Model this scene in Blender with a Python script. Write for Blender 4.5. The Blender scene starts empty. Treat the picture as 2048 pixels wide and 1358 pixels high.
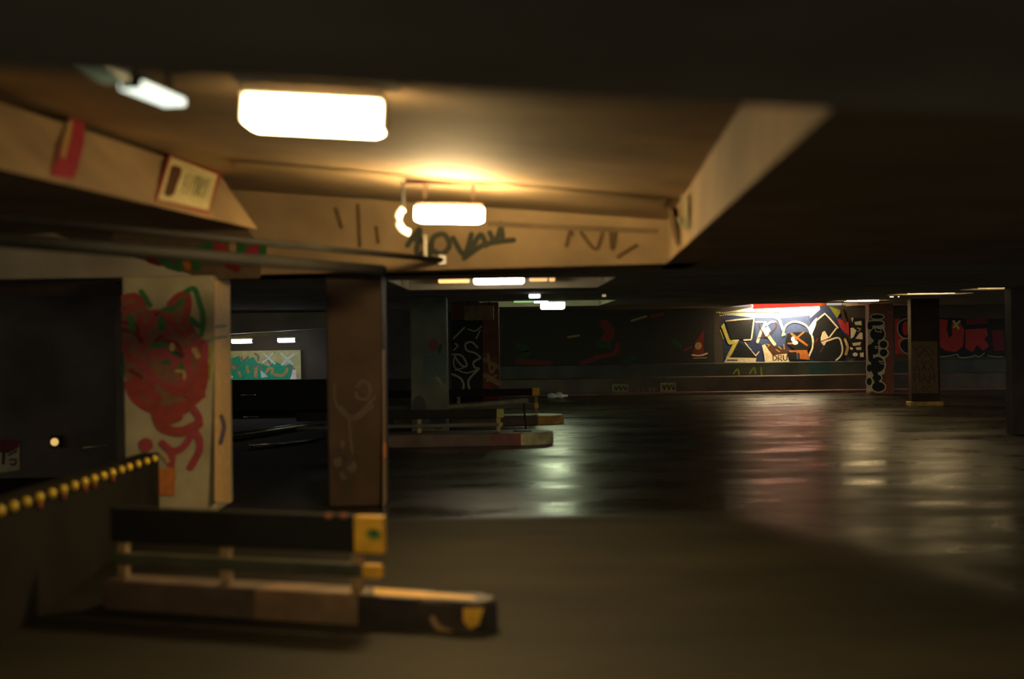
import bpy, bmesh, math, random
from mathutils import Vector, Matrix
random.seed(7)
SC = bpy.context.scene
COL = SC.collection

# ------------------------------------------------------------ camera
F = 50.0 / 36.0 * 2048.0
PITCH = 0.00457
ROLL = 0.0145
EYE = Vector((0, 0, 1.6))
fwd = Vector((0, math.cos(PITCH), -math.sin(PITCH)))
up0 = Vector((0, math.sin(PITCH), math.cos(PITCH)))
rt0 = Vector((1, 0, 0))
RT = (rt0 * math.cos(ROLL) - up0 * math.sin(ROLL)).normalized()
UP = (up0 * math.cos(ROLL) + rt0 * math.sin(ROLL)).normalized()
cd = bpy.data.cameras.new('camera')
cam = bpy.data.objects.new('camera', cd)
COL.objects.link(cam)
m = Matrix.Identity(4)
for i in range(3):
    m[i][0] = RT[i]; m[i][1] = UP[i]; m[i][2] = -fwd[i]; m[i][3] = EYE[i]
cam.matrix_world = m
cd.lens = 50; cd.sensor_width = 36; cd.sensor_fit = 'HORIZONTAL'
cd.clip_start = 0.05; cd.clip_end = 200
cd.dof.use_dof = True
cd.dof.focus_distance = 35.0
cd.dof.aperture_fstop = 0.95
SC.camera = cam

# ------------------------------------------------------------ world, exposure
W = bpy.data.worlds.new('world'); SC.world = W
W.use_nodes = True
W.node_tree.nodes['Background'].inputs[0].default_value = (1.0, 0.96, 0.86, 1)
W.node_tree.nodes['Background'].inputs[1].default_value = 0.45
SC.view_settings.view_transform = 'Standard'
SC.view_settings.look = 'None'
SC.view_settings.gamma = 1
SC.view_settings.exposure = 0.0
SC.view_settings.use_curve_mapping = False

# ------------------------------------------------------------ geometry of the view
def ray(px, py):
    return (fwd + RT * ((px - 1024) / F) + UP * ((679 - py) / F))
def PY(px, py, Y):            # point on that sight line at depth Y
    d = ray(px, py); return EYE + d * (Y / d.y)
def PZ(px, py, z):            # point on that sight line at height z
    d = ray(px, py); return EYE + d * ((z - EYE.z) / d.z)
def PP(px, py, p, n):         # point on a plane
    d = ray(px, py); return EYE + d * ((p - EYE).dot(n) / d.dot(n))

# ------------------------------------------------------------ materials
MC = {}
def mat(name, col, rough=0.7, metal=0.0, var=0.25, scale=3.0, bump=0.0, spec=0.5, coat=0.0):
    if name in MC: return MC[name]
    mt = bpy.data.materials.new(name); mt.use_nodes = True
    nt = mt.node_tree; b = nt.nodes['Principled BSDF']
    tc = nt.nodes.new('ShaderNodeTexCoord')
    nz = nt.nodes.new('ShaderNodeTexNoise'); nz.inputs['Scale'].default_value = scale; nz.inputs['Detail'].default_value = 6
    nt.links.new(tc.outputs['Object'], nz.inputs['Vector'])
    cr = nt.nodes.new('ShaderNodeValToRGB')
    cr.color_ramp.elements[0].position = 0.3; cr.color_ramp.elements[1].position = 0.7
    cr.color_ramp.elements[0].color = tuple(c * (1 - var) for c in col) + (1,)
    cr.color_ramp.elements[1].color = tuple(min(1, c * (1 + var * .6)) for c in col) + (1,)
    nt.links.new(nz.outputs['Fac'], cr.inputs['Fac'])
    nt.links.new(cr.outputs['Color'], b.inputs['Base Color'])
    b.inputs['Roughness'].default_value = rough
    b.inputs['Metallic'].default_value = metal
    b.inputs['Specular IOR Level'].default_value = spec
    b.inputs['Coat Weight'].default_value = coat
    if bump:
        n2 = nt.nodes.new('ShaderNodeTexNoise'); n2.inputs['Scale'].default_value = scale * 8; n2.inputs['Detail'].default_value = 4
        nt.links.new(tc.outputs['Object'], n2.inputs['Vector'])
        bp = nt.nodes.new('ShaderNodeBump'); bp.inputs['Strength'].default_value = bump; bp.inputs['Distance'].default_value = 0.02
        nt.links.new(n2.outputs['Fac'], bp.inputs['Height'])
        nt.links.new(bp.outputs['Normal'], b.inputs['Normal'])
    MC[name] = mt
    return mt
def emis(name, col, s, base=.3):
    if name in MC: return MC[name]
    mt = bpy.data.materials.new(name); mt.use_nodes = True
    nt = mt.node_tree; b = nt.nodes['Principled BSDF']
    b.inputs['Base Color'].default_value = (base, base, base * .9, 1)
    b.inputs['Emission Color'].default_value = col + (1,)
    b.inputs['Emission Strength'].default_value = s
    MC[name] = mt
    return mt

CONC = mat('tan_concrete', (.34, .24, .13), .8, var=.3, scale=1.6, bump=.15, spec=.25)
SOFF = mat('sooty_concrete', (.38, .34, .25), .85, var=.3, scale=1.2, bump=.15, spec=.2)
DARKC = mat('dark_painted_wall', (.05, .05, .045), .7, var=.4, scale=1.0, spec=.3)
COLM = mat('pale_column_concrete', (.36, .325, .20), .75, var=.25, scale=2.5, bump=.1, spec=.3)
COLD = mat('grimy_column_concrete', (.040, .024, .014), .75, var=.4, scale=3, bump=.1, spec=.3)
COLG = mat('grey_green_column', (.13, .15, .11), .7, var=.4, scale=3, spec=.3)
COLR = mat('red_brown_column', (.20, .085, .05), .7, var=.4, scale=3, spec=.3)
BLK = mat('black_steel', (.018, .018, .015), .75, var=.2, scale=5, spec=.2)
GREY = mat('galvanised_steel', (.16, .15, .11), .35, .6, var=.3, scale=8)
WHT = mat('white_enamel', (.7, .7, .66), .4, var=.1)
YEL = mat('yellow_paint', (.80, .44, .03), .6, var=.25, scale=9)
YELP = mat('worn_yellow_paint', (.40, .27, .06), .65, var=.45, scale=6)

# wet floor: patchy polish stretched over the lanes
def floor_mat():
    mt = bpy.data.materials.new('worn_asphalt_floor'); mt.use_nodes = True
    nt = mt.node_tree; b = nt.nodes['Principled BSDF']
    tc = nt.nodes.new('ShaderNodeTexCoord')
    mp = nt.nodes.new('ShaderNodeMapping'); mp.inputs['Scale'].default_value = (.45, .9, 1); mp.inputs['Rotation'].default_value = (0, 0, .25)
    nt.links.new(tc.outputs['Object'], mp.inputs['Vector'])
    n1 = nt.nodes.new('ShaderNodeTexNoise'); n1.inputs['Scale'].default_value = 1.1; n1.inputs['Detail'].default_value = 7; n1.inputs['Roughness'].default_value = .62
    nt.links.new(mp.outputs['Vector'], n1.inputs['Vector'])
    cr = nt.nodes.new('ShaderNodeValToRGB')
    cr.color_ramp.elements[0].position = .35; cr.color_ramp.elements[0].color = (.042, .042, .027, 1)
    cr.color_ramp.elements[1].position = .72; cr.color_ramp.elements[1].color = (.088, .078, .050, 1)
    nt.links.new(n1.outputs['Fac'], cr.inputs['Fac'])
    nt.links.new(cr.outputs['Color'], b.inputs['Base Color'])
    rr = nt.nodes.new('ShaderNodeMapRange')
    rr.inputs['From Min'].default_value = .35; rr.inputs['From Max'].default_value = .68
    rr.inputs['To Min'].default_value = .20; rr.inputs['To Max'].default_value = .50
    nt.links.new(n1.outputs['Fac'], rr.inputs['Value'])
    # the polished driving lane begins at a construction joint; nearer than that the surface is coarse
    sx = nt.nodes.new('ShaderNodeSeparateXYZ'); nt.links.new(tc.outputs['Object'], sx.inputs[0])
    ma = nt.nodes.new('ShaderNodeMath'); ma.operation = 'MULTIPLY_ADD'; ma.inputs[1].default_value = .06
    nt.links.new(n1.outputs['Fac'], ma.inputs[0]); nt.links.new(sx.outputs['Y'], ma.inputs[2])
    def mth(op, a, b=None, c=None, cl=False):
        n = nt.nodes.new('ShaderNodeMath'); n.operation = op; n.use_clamp = cl
        for i, v in enumerate((a, b, c)):
            if v is None: continue
            if isinstance(v, (int, float)): n.inputs[i].default_value = v
            else: nt.links.new(v, n.inputs[i])
        return n.outputs[0]
    rx = mth('MINIMUM', mth('MAXIMUM', mth('SUBTRACT', sx.outputs['X'], .9), 0), 2.5)
    f1 = mth('ADD', mth('DIVIDE', mth('SUBTRACT', ma.outputs[0], 12.15), mth('MULTIPLY_ADD', rx, 1.6, .35)), mth('MULTIPLY', rx, .9), cl=True)
    f2 = mth('DIVIDE', mth('ADD', sx.outputs['X'], 2.6), 1.4, cl=True)
    fz = mth('MULTIPLY', f1, f2)
    # shade painted into the floor colour at the left of the kerb nose
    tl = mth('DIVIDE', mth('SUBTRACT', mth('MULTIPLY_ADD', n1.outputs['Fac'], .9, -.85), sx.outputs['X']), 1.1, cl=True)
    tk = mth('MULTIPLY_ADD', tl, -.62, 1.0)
    # dimmer light farther off, painted into the floor colour across the hall
    ds = mth('DIVIDE', mth('SUBTRACT', mth('MULTIPLY_ADD', n1.outputs['Fac'], .8, sx.outputs['Y']), 6.9), 1.6, cl=True)
    tk = mth('MULTIPLY', tk, mth('MULTIPLY_ADD', ds, -.58, 1.0))
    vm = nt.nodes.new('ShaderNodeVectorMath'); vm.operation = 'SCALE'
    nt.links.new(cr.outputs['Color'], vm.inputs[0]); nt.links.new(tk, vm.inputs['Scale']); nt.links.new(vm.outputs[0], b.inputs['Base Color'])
    mx = nt.nodes.new('ShaderNodeMix'); mx.data_type = 'FLOAT'; mx.inputs[2].default_value = .78
    nt.links.new(fz, mx.inputs[0]); nt.links.new(rr.outputs['Result'], mx.inputs[3])
    nt.links.new(mx.outputs[0], b.inputs['Roughness'])
    m2 = nt.nodes.new('ShaderNodeMix'); m2.data_type = 'FLOAT'; m2.inputs[2].default_value = .12; m2.inputs[3].default_value = .30
    nt.links.new(fz, m2.inputs[0]); nt.links.new(m2.outputs[0], b.inputs['Specular IOR Level'])
    n2 = nt.nodes.new('ShaderNodeTexNoise'); n2.inputs['Scale'].default_value = 26; n2.inputs['Detail'].default_value = 5
    nt.links.new(tc.outputs['Object'], n2.inputs['Vector'])
    bp = nt.nodes.new('ShaderNodeBump'); bp.inputs['Strength'].default_value = .12; bp.inputs['Distance'].default_value = .01
    nt.links.new(n2.outputs['Fac'], bp.inputs['Height'])
    nt.links.new(bp.outputs['Normal'], b.inputs['Normal'])
    return mt
FLOOR = floor_mat()

# ------------------------------------------------------------ mesh helpers
def link(name, bm, mats, parent=None, smooth=False):
    bmesh.ops.recalc_face_normals(bm, faces=bm.faces[:])
    return link_raw(name, bm, mats, parent, smooth)
def link_raw(name, bm, mats, parent=None, smooth=False):
    me = bpy.data.meshes.new(name); bm.to_mesh(me); bm.free()
    for x in (mats if isinstance(mats, (list, tuple)) else [mats]): me.materials.append(x)
    if smooth:
        for p in me.polygons: p.use_smooth = True
    o = bpy.data.objects.new(name, me); COL.objects.link(o)
    if parent:
        o.parent = parent
        o.matrix_parent_inverse = parent.matrix_basis.inverted()
    return o
def thing(name, label, cat, loc=(0, 0, 0), group=None):
    o = bpy.data.objects.new(name, None); COL.objects.link(o)
    o.location = loc; o.empty_display_size = .1
    o['label'] = label; o['category'] = cat
    if group: o['group'] = group
    return o
def tag(o, label, cat, group=None):
    o['label'] = label; o['category'] = cat
    if group: o['group'] = group
    return o
def struct(o): o['kind'] = 'structure'; return o
def prism(bm, bot, top, mi=0):
    a = [bm.verts.new(p) for p in bot]; b = [bm.verts.new(p) for p in top]
    n = len(a); fs = [bm.faces.new(a), bm.faces.new(b[::-1])]
    for i in range(n): fs.append(bm.faces.new((a[i], b[i], b[(i + 1) % n], a[(i + 1) % n])))
    for f in fs: f.material_index = mi
def box(bm, c, s, M=None, bev=0.0, mi=0):
    M = M or Matrix.Identity(4)
    r = bmesh.ops.create_cube(bm, size=1, matrix=Matrix.Translation(c) @ M @ Matrix.Diagonal((s[0], s[1], s[2], 1)))
    vs = r['verts']
    fs = {f for v in vs for f in v.link_faces}
    for f in fs: f.material_index = mi
    if bev:
        es = list({e for v in vs for e in v.link_edges})
        bmesh.ops.bevel(bm, geom=es, offset=bev, segments=2, affect='EDGES', profile=.5)
def tube(bm, pts, r, seg=10):
    rings = []
    for i, p in enumerate(pts):
        p = Vector(p)
        t = (Vector(pts[min(i + 1, len(pts) - 1)]) - Vector(pts[max(i - 1, 0)])).normalized()
        u = t.cross(Vector((0, 0, 1)))
        if u.length < 1e-3: u = t.cross(Vector((1, 0, 0)))
        u.normalize(); v = t.cross(u)
        rings.append([bm.verts.new(p + u * r * math.cos(2 * math.pi * k / seg) + v * r * math.sin(2 * math.pi * k / seg)) for k in range(seg)])
    for a, b in zip(rings, rings[1:]):
        for k in range(seg): bm.faces.new((a[k], a[(k + 1) % seg], b[(k + 1) % seg], b[k]))
    bm.faces.new(rings[0][::-1]); bm.faces.new(rings[-1])
def rotz(a): return Matrix.Rotation(a, 4, 'Z')

# ------------------------------------------------------------ spray paint on a surface
class Paint:
    """polygons and round-ended strokes sprayed on one flat surface; coordinates are read off the surface as it is seen"""
    def __init__(s, p, n, org=(0, 0), sc=1.0):
        s.p = Vector(p); s.n = Vector(n).normalized()
        if s.n.dot(EYE - s.p) < 0: s.n = -s.n
        s.org = org; s.sc = sc; s.bm = bmesh.new(); s.mats = []; s.lay = 6
        q = (s.p - EYE).dot(fwd); s.step = 0.0003
    def frame(s, org, sc): s.org = org; s.sc = sc
    def at(s, x, y):
        return PP(s.org[0] + x / s.sc, s.org[1] + y / s.sc, s.p, s.n) + s.n * (s.lay * s.step)
    def mi(s, m):
        if m not in s.mats: s.mats.append(m)
        return s.mats.index(m)
    def poly(s, pts, m):
        f = s.bm.faces.new([s.bm.verts.new(s.at(x, y)) for x, y in pts]); f.material_index = s.mi(m); s.lay += 1
    def disc(s, cx, cy, rx, ry, m, n=20, a=0):
        pts = []
        for k in range(n):
            t = 2 * math.pi * k / n; x = rx * math.cos(t); y = ry * math.sin(t)
            pts.append((cx + x * math.cos(a) - y * math.sin(a), cy + x * math.sin(a) + y * math.cos(a)))
        s.poly(pts, m)
    def stroke(s, pts, w, m, curve=True, wob=0.0):
        if curve and len(pts) > 2:
            q = []
            P = [pts[0]] + list(pts) + [pts[-1]]
            for i in range(1, len(P) - 2):
                for k in range(6):
                    t = k / 6; a, b, c, d = P[i - 1], P[i], P[i + 1], P[i + 2]
                    q.append(tuple(.5 * (2 * b[j] + (c[j] - a[j]) * t + (2 * a[j] - 5 * b[j] + 4 * c[j] - d[j]) * t * t + (3 * b[j] - a[j] - 3 * c[j] + d[j]) * t ** 3) for j in (0, 1)))
            q.append(pts[-1]); pts = q
        L = []; R = []
        for i, (x, y) in enumerate(pts):
            x0, y0 = pts[max(i - 1, 0)]; x1, y1 = pts[min(i + 1, len(pts) - 1)]
            dx, dy = x1 - x0, y1 - y0; d = math.hypot(dx, dy) or 1
            h = w / 2 * (1 + wob * random.uniform(-1, 1))
            L.append((x - dy / d * h, y + dx / d * h)); R.append((x + dy / d * h, y - dx / d * h))
        k = s.mi(m)
        vl = [s.bm.verts.new(s.at(*p)) for p in L]; vr = [s.bm.verts.new(s.at(*p)) for p in R]
        for i in range(len(pts) - 1):
            f = s.bm.faces.new((vl[i], vl[i + 1], vr[i + 1], vr[i])); f.material_index = k
        s.lay -= .4
        for (x, y) in (pts[0], pts[-1]):
            f = s.bm.faces.new([s.bm.verts.new(s.at(x + w / 2 * math.cos(2 * math.pi * j / 12), y + w / 2 * math.sin(2 * math.pi * j / 12))) for j in range(12)]); f.material_index = k
            s.lay -= .2
        s.lay += 1.8
    def build(s, name, parent=None):
        for f in s.bm.faces:
            f.normal_update()
            if f.normal.dot(s.n) < 0: f.normal_flip()
        return link_raw(name, s.bm, s.mats, parent)
def paint(name, c, rough=.55): return mat('paint_' + name, c, rough, var=.18, scale=14, spec=.3)
P_CREAM = paint('cream', (.75, .66, .42)); P_YEL = paint('yellow', (.55, .52, .10)); P_BLACK = paint('black', (.012, .014, .014))
P_NAVY = paint('navy', (.025, .04, .10)); P_BLUE = paint('blue', (.05, .08, .18)); P_PALE = paint('pale_blue', (.45, .58, .55))
P_ORANGE = paint('orange', (.45, .15, .03)); P_BROWN = paint('brown', (.08, .035, .02)); P_RED = paint('red', (.42, .035, .03))
P_DRED = paint('dark_red', (.16, .015, .015)); P_GREEN = paint('green', (.03, .15, .035)); P_TEAL = paint('teal', (.02, .35, .20))
P_DGREEN = paint('dark_green', (.02, .06, .035)); P_WHITE = paint('white', (.8, .8, .8)); P_TAN = paint('tan', (.45, .3, .12))
P_LIME = paint('lime', (.25, .30, .03)); P_VIOLET = paint('violet', (.13, .08, .12)); P_GREY = paint('grey', (.2, .2, .19))
P_LBLUE = paint('light_blue', (.55, .75, .75)); P_SMOKE = paint('smoke', (.13, .085, .04)); P_CRIM = paint('crimson', (.38, .03, .06))
P_MUR = paint('ochre', (.40, .25, .10))

# ============================================================ THE SETTING
bm = bmesh.new()
box(bm, (2, 19, -.1), (36, 46, .2))
struct(link('floor', bm, FLOOR))

SZ = 2.17                                     # underside of the deep beams
def zc(X): return 2.52 + (1.25 - X) * 0.10     # underside of the coffer slab
def V(x, y, z): return Vector((x, y, z))

ce = bmesh.new()
# coffer slab
prism(ce, [V(-14, 1.5, zc(-4)), V(-4, 1.5, zc(-4)), V(2.0, 1.5, zc(2)), V(2.0, 14.2, zc(2)), V(-4, 14.2, zc(-4)), V(-14, 14.2, zc(-4))],
          [V(-14, 1.5, 3.5), V(-4, 1.5, 3.5), V(2.0, 1.5, 3.5), V(2.0, 14.2, 3.5), V(-4, 14.2, 3.5), V(-14, 14.2, 3.5)])
struct(link('ceiling', ce, CONC))
# deep beams round the coffer (all one casting with the slab): near one and right one
e1 = PZ(300, 152, SZ); e2 = PZ(1650, 217, SZ)
def near_y(X): return e1.y + (e2.y - e1.y) * (X - e1.x) / (e2.x - e1.x)
b1 = PZ(1332, 527, SZ); b2 = PZ(1662, 220, SZ)
def right_x(Y): return b1.x + (b2.x - b1.x) * (Y - b1.y) / (b2.y - b1.y)
t1 = PZ(1325, 440, 2.52); t2 = PZ(1475, 220, 2.55)
def right_xt(Y): return t1.x + (t2.x - t1.x) * (Y - t1.y) / (t2.y - t1.y)
ce = bmesh.new()
prism(ce, [V(-14, .7, SZ), V(14, .7, SZ), V(14, near_y(3), SZ), V(3, near_y(3), SZ), V(-3, near_y(-3), SZ), V(-14, near_y(-3), SZ)],
          [V(-14, .7, 3.3), V(14, .7, 3.3), V(14, near_y(3) - .08, 3.3), V(3, near_y(3) - .08, 3.3), V(-3, near_y(-3) - .08, 3.3), V(-14, near_y(-3) - .08, 3.3)])
o = link('concrete_beam', ce, SOFF); tag(o, 'broad dark concrete beam crossing overhead along the top of the view', 'beam')
ce = bmesh.new()
yr = near_y(.85)
prism(ce, [V(right_x(yr), yr, SZ), V(3, near_y(3), SZ), V(14, near_y(3), SZ), V(14, 13.2, SZ), V(right_x(13.2), 13.2, SZ)],
          [V(right_xt(yr), yr, 3.25), V(3, near_y(3), 3.25), V(14, near_y(3), 3.25), V(14, 13.2, 3.25), V(right_xt(13.2), 13.2, 3.25)])
rb = link('concrete_beam', ce, [CONC]); tag(rb, 'wide concrete beam with lit sloping side bounding the right of the bright coffer', 'beam')

# far beam: plane of its front face
fb1 = PZ(515, 549, SZ); fb2 = PZ(1332, 527, SZ); fb3 = PY(1325, 440, fb2.y - .28)
FN = (fb2 - fb1).cross(fb3 - fb1).normalized()
def on_far(px, py): return PP(px, py, fb1, FN)
def far_y(X, z):          # depth of the face plane at X, z
    return fb1.y - (FN.x * (X - fb1.x) + FN.z * (z - fb1.z)) / FN.y
bm = bmesh.new()
prism(bm, [V(-12, far_y(-12, SZ), SZ), V(1.6, far_y(1.6, SZ), SZ), V(1.6, far_y(1.6, SZ) + 1.15, SZ), V(-12, far_y(-12, SZ) + 1.15, SZ)],
          [V(-12, far_y(-12, 3.2), 3.2), V(1.6, far_y(1.6, 3.2), 3.2), V(1.6, far_y(1.6, 3.2) + 1.6, 3.2), V(-12, far_y(-12, 3.2) + 1.6, 3.2)])
FBEAM = link('concrete_beam', bm, CONC); tag(FBEAM, 'tan concrete beam with dark scrawled tags behind the nearer hanging lamp', 'beam')

hA = on_far(470, 372); hB = on_far(1322, 436)
def on_slab(px, py, dz=-.012):
    d = ray(px, py); return EYE + d * ((zc(0) + dz - EYE.z) / (d.z + .10 * d.x))
kA = on_slab(470, 322); kB = on_slab(1334, 398)
bm = bmesh.new()
prism(bm, [hA, hB, hB + V(0, .5, .3), hA + V(0, .5, .3)], [kA, kB, kB + V(0, .9, .1), kA + V(0, .9, .1)])
o = link('haunch', bm, CONC); o.parent = FBEAM
# left shallow beam with the entry sign
LZ = 2.40
l1 = PZ(0, 338, LZ); l2 = PZ(515, 459, LZ)
u1 = PZ(0, 205, 2.84); u2 = PZ(440, 350, 2.86)
dl = (l2 - l1).normalized(); du = (u2 - u1).normalized()
la = l1 - dl * 3.6; ua = u1 - du * 3.6
bm = bmesh.new()
prism(bm, [la, l2, V(-12, l2.y + .5, LZ), V(-12, la.y, LZ)], [ua, u2, V(-12, u2.y + .5, 2.9), V(-12, ua.y, 2.9)])
LBEAM = link('concrete_beam', bm, CONC); tag(LBEAM, 'tan concrete beam at upper left carrying the framed entry sign', 'beam')
LN = (l2 - l1).cross(u1 - l1).normalized()

# slab beyond the far beam with lamp recesses
def slab(bm, x0, x1, y0, y1, z, h, holes):
    xs = sorted({x0, x1} | {v for H in holes for v in H[0:2]}); ys = sorted({y0, y1} | {v for H in holes for v in H[2:4]})
    for i in range(len(xs) - 1):
        for j in range(len(ys) - 1):
            cx = (xs[i] + xs[i + 1]) / 2; cy = (ys[j] + ys[j + 1]) / 2
            zz = z
            for H in holes:
                if H[0] < cx < H[1] and H[2] < cy < H[3]: zz = z + H[4]
            box(bm, (cx, cy, (zz + z + h) / 2), (xs[i + 1] - xs[i], ys[j + 1] - ys[j], z + h - zz))
HOL = [(-1.3, 1.1, 14.9, 18.2, .24), (-.6, 1.9, 25.6, 31, .25), (5.4, 8.7, 32.0, 37.5, .30), (6.7, 7.8, 29.3, 30.2, .25),
        (6.6, 7.9, 24.25, 25.1, .25), (7.0, 8.4, 21.5, 22.3, .25)]
bm = bmesh.new()
slab(bm, -16, 14, 13.2, 37.5, SZ, .7, HOL)
struct(link('ceiling', bm, SOFF))

# far wall in three steps: kerb, low wall, upper wall
WY = 37.0
bm = bmesh.new(); box(bm, (2, WY + .15, 1.1), (36, .3, 2.2)); struct(link('wall_back', bm, mat('back_wall_plaster', (.07, .06, .045), .7, var=.5, scale=.8, spec=.3)))
z1 = PY(1600, 751, WY - .9).z; z2 = PY(1600, 724, WY - .35).z
bm = bmesh.new(); box(bm, (6.8, WY - .60, z1 / 2), (15.2, .6, z1), bev=.02)
o = link('ledge_wall', bm, mat('ledge_brown_concrete', (.10, .075, .05), .45, var=.5, scale=2, spec=.5)); tag(o, 'low brown concrete ledge running along the foot of the painted back wall', 'ledge')
bm = bmesh.new(); box(bm, (6.8, WY - .15, z2 / 2), (15.2, .3, z2), bev=.015)
o2 = link('parapet_wall', bm, mat('parapet_green', (.045, .06, .045), .5, var=.5, scale=2, spec=.5)); tag(o2, 'dark green parapet step between the brown ledge and the lit mural', 'parapet')
bm = bmesh.new(); box(bm, (6.8, WY - 1.35, .03), (15.2, .5, .06), bev=.015)
o = link('kerb', bm, mat('kerb_brown', (.16, .08, .05), .4, var=.4, scale=2)); tag(o, 'low worn kerb on the floor in front of the brown ledge', 'kerb')

# left dark wall behind the painted column
bm = bmesh.new(); box(bm, (-10.3, 16.65, 1.085), (11.4, .3, 2.17)); struct(link('wall_left', bm, mat('wall_left_dark', (.14, .11, .085), .7, var=.6, scale=.9, spec=.3)))
# lateral end of the hall on the right


# ============================================================ LAMPS
WARM = (1.0, .69, .31); WHITE = (.95, .95, 1.0)
def lamp(kind, c, L, D, H, rz, em, label, ztop=None, all_round=False, group=None, tilt=0.0, plate=None, hm=None):
    c = Vector(c)
    t = thing(kind, label, 'lamp', c, group)
    M = rotz(rz) @ Matrix.Rotation(tilt, 4, 'Y')
    bm = bmesh.new()
    box(bm, (0, 0, -H * .12), (L, D, H * .76), M, bev=min(H, D) * .22)
    d = link('diffuser', bm, em); d.parent = t
    bm = bmesh.new(); box(bm, (0, 0, H * .34), (L * 1.02, D * (.55 if all_round else 1.04), H * .26), M, bev=H * .06)
    if ztop:
        top = ztop - c.z
        pw = plate or L * 1.2
        box(bm, (0, 0, top - .02), (pw, D * .9, .03), M)
        for sx in (-1, 1):
            v = M @ Vector((sx * L * .36, 0, 0))
            box(bm, (v.x, v.y, (top + H * .4) / 2), (.025, .025, top - H * .4))
    h = link('housing', bm, hm or WHT); h.parent = t
    for sx in (-1, 1):
        v = M @ Vector((sx * L * .5, 0, -H * .1))
        bm = bmesh.new(); box(bm, v, (.012, D * .8, H * .6), M, bev=.004)
        e = link('end_cap', bm, (hm or WHT) if not all_round else em); e.parent = t
    return t
A = PY(631, 222, 6.2)
lamp('ceiling_lamp', A, .60, .26, .18, 0, emis('em_near', WARM, 42), 'large bright white batten lamp hanging nearest the camera in the coffer', zc(A.x), tilt=.065)
B = PY(899, 425, 10.1)
lamp('ceiling_lamp', B, .47, .16, .14, 0, emis('em_mid', WARM, 270), 'glowing lamp on a dark plate hanging in front of the scrawled beam', zc(B.x) + .0, hm=mat('brown_plate', (.10, .06, .035), .7), all_round=True, tilt=.03, plate=.62)
# lamps running away along the left of the coffer
for (xa, ya, xb, yb, s, lab) in ((262, 167, 350, 203, 1.5, 'cool white tube lamp fixed lengthways at upper left'), (168, 124, 234, 156, .10, 'dim greenish tube lamp, farthest to the upper left')):
    pa = PZ(xa, ya, 2.64); pb = PZ(xb, yb, 2.64)
    c = (pa + pb) / 2; dv = pb - pa
    lamp('tube_lamp', c, dv.length, .11, .05, math.atan2(dv.y, dv.x), emis('em_tube%.2f' % s, (.90, 1.0, .84) if s > 1 else (.8, 1.0, .55), s, .35 if s > 1 else .08), lab, zc(c.x), hm=BLK)
# beyond the far beam
c = PY(998, 557, 17.0)
lamp('ceiling_lamp', c, .60, .2, .13, 0, emis('em_far', (1, .85, .6), 35), 'wide white lamp peeping out just under the far tan beam', SZ + .24)
for (px, py, w, s, lab) in ((908, 560, 62, 1.6, 'orange glowing lamp left of the wide white lamp under the beam'), (1077, 557, 36, .9, 'small orange lamp right of the wide white lamp under the beam'), (1104, 557, 12, .9, 'tiny orange lamp at the right end of the row under the beam')):
    c = PY(px, py, 17.9)
    lamp('ceiling_lamp', c, w / F * 17.9, .1, .075, 0, emis('em_orange%d' % px, (1.0, .50, .14), s * 1.2), lab, SZ + .24)
c = PY(1105, 609, 29.0)
lamp('ceiling_lamp', c, .5, .25, .20, 0, emis('em_cluster', (.85, 1, .60), 50), 'brightest round-looking white lamp of the far middle cluster', SZ + .25)
c = PY(1082, 603, 27.5)
lamp('ceiling_lamp', c, .28, .1, .06, 0, emis('em_cl2', (.7, .9, 1), 4), 'small bluish lamp between the two white lamps of the middle cluster', SZ + .25)
c = PY(1069, 590, 20.5); c.z = SZ - .035
lamp('bulkhead_lamp', c, .16, .12, .07, 0, emis('em_bulk', WHITE, 5), 'small oval white lamp on the ceiling above the middle cluster')
c = PY(1047, 604, 24.8); c.z = SZ - .022
lamp('strip_lamp', c, .34, .07, .04, 0, emis('em_green', (.55, .9, .35), .6), 'thin pale green strip lamp left of the middle cluster')
c = PY(1208, 588, 21.3); c.z = SZ - .025
lamp('indicator_lamp', c, .06, .05, .05, 0, emis('em_ind', (1, .8, .3), .35), 'tiny dim yellow indicator light on the dark ceiling right of the middle cluster')
for (px, py, Y, L, s, lab) in ((1723, 602, 29.7, .66, 60, 'thin line of light over the far graffiti column, leftmost on the right'),
                               (1866, 589, 24.6, .85, 26, 'long thin line of light above the scribbled column'),
                               (1998, 578, 21.8, .6, 12, 'faint thin line of light at the right edge above the last column')):
    c = PY(px, py, Y); c.z = SZ + (.0 if px < 1800 else .05)
    lamp('recessed_lamp', c, L, .25, .03 if px < 1800 else .08, 0, emis('em_r%d' % px, (1.0, .72, .34), s), lab, SZ + (.25))
# pin light between them
for (px, py) in ((1783, 596), (1797, 597)):
    c = PY(px, py, 25.75); c.z = SZ - .012
    lamp('indicator_lamp', c, .07 if px < 1790 else .025, .04, .02, 0, emis('em_pin', (1, .8, .5), 2), 'tiny pin light %s between the two long lines of light' % ('on the left' if px < 1790 else 'on the right'))
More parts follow.
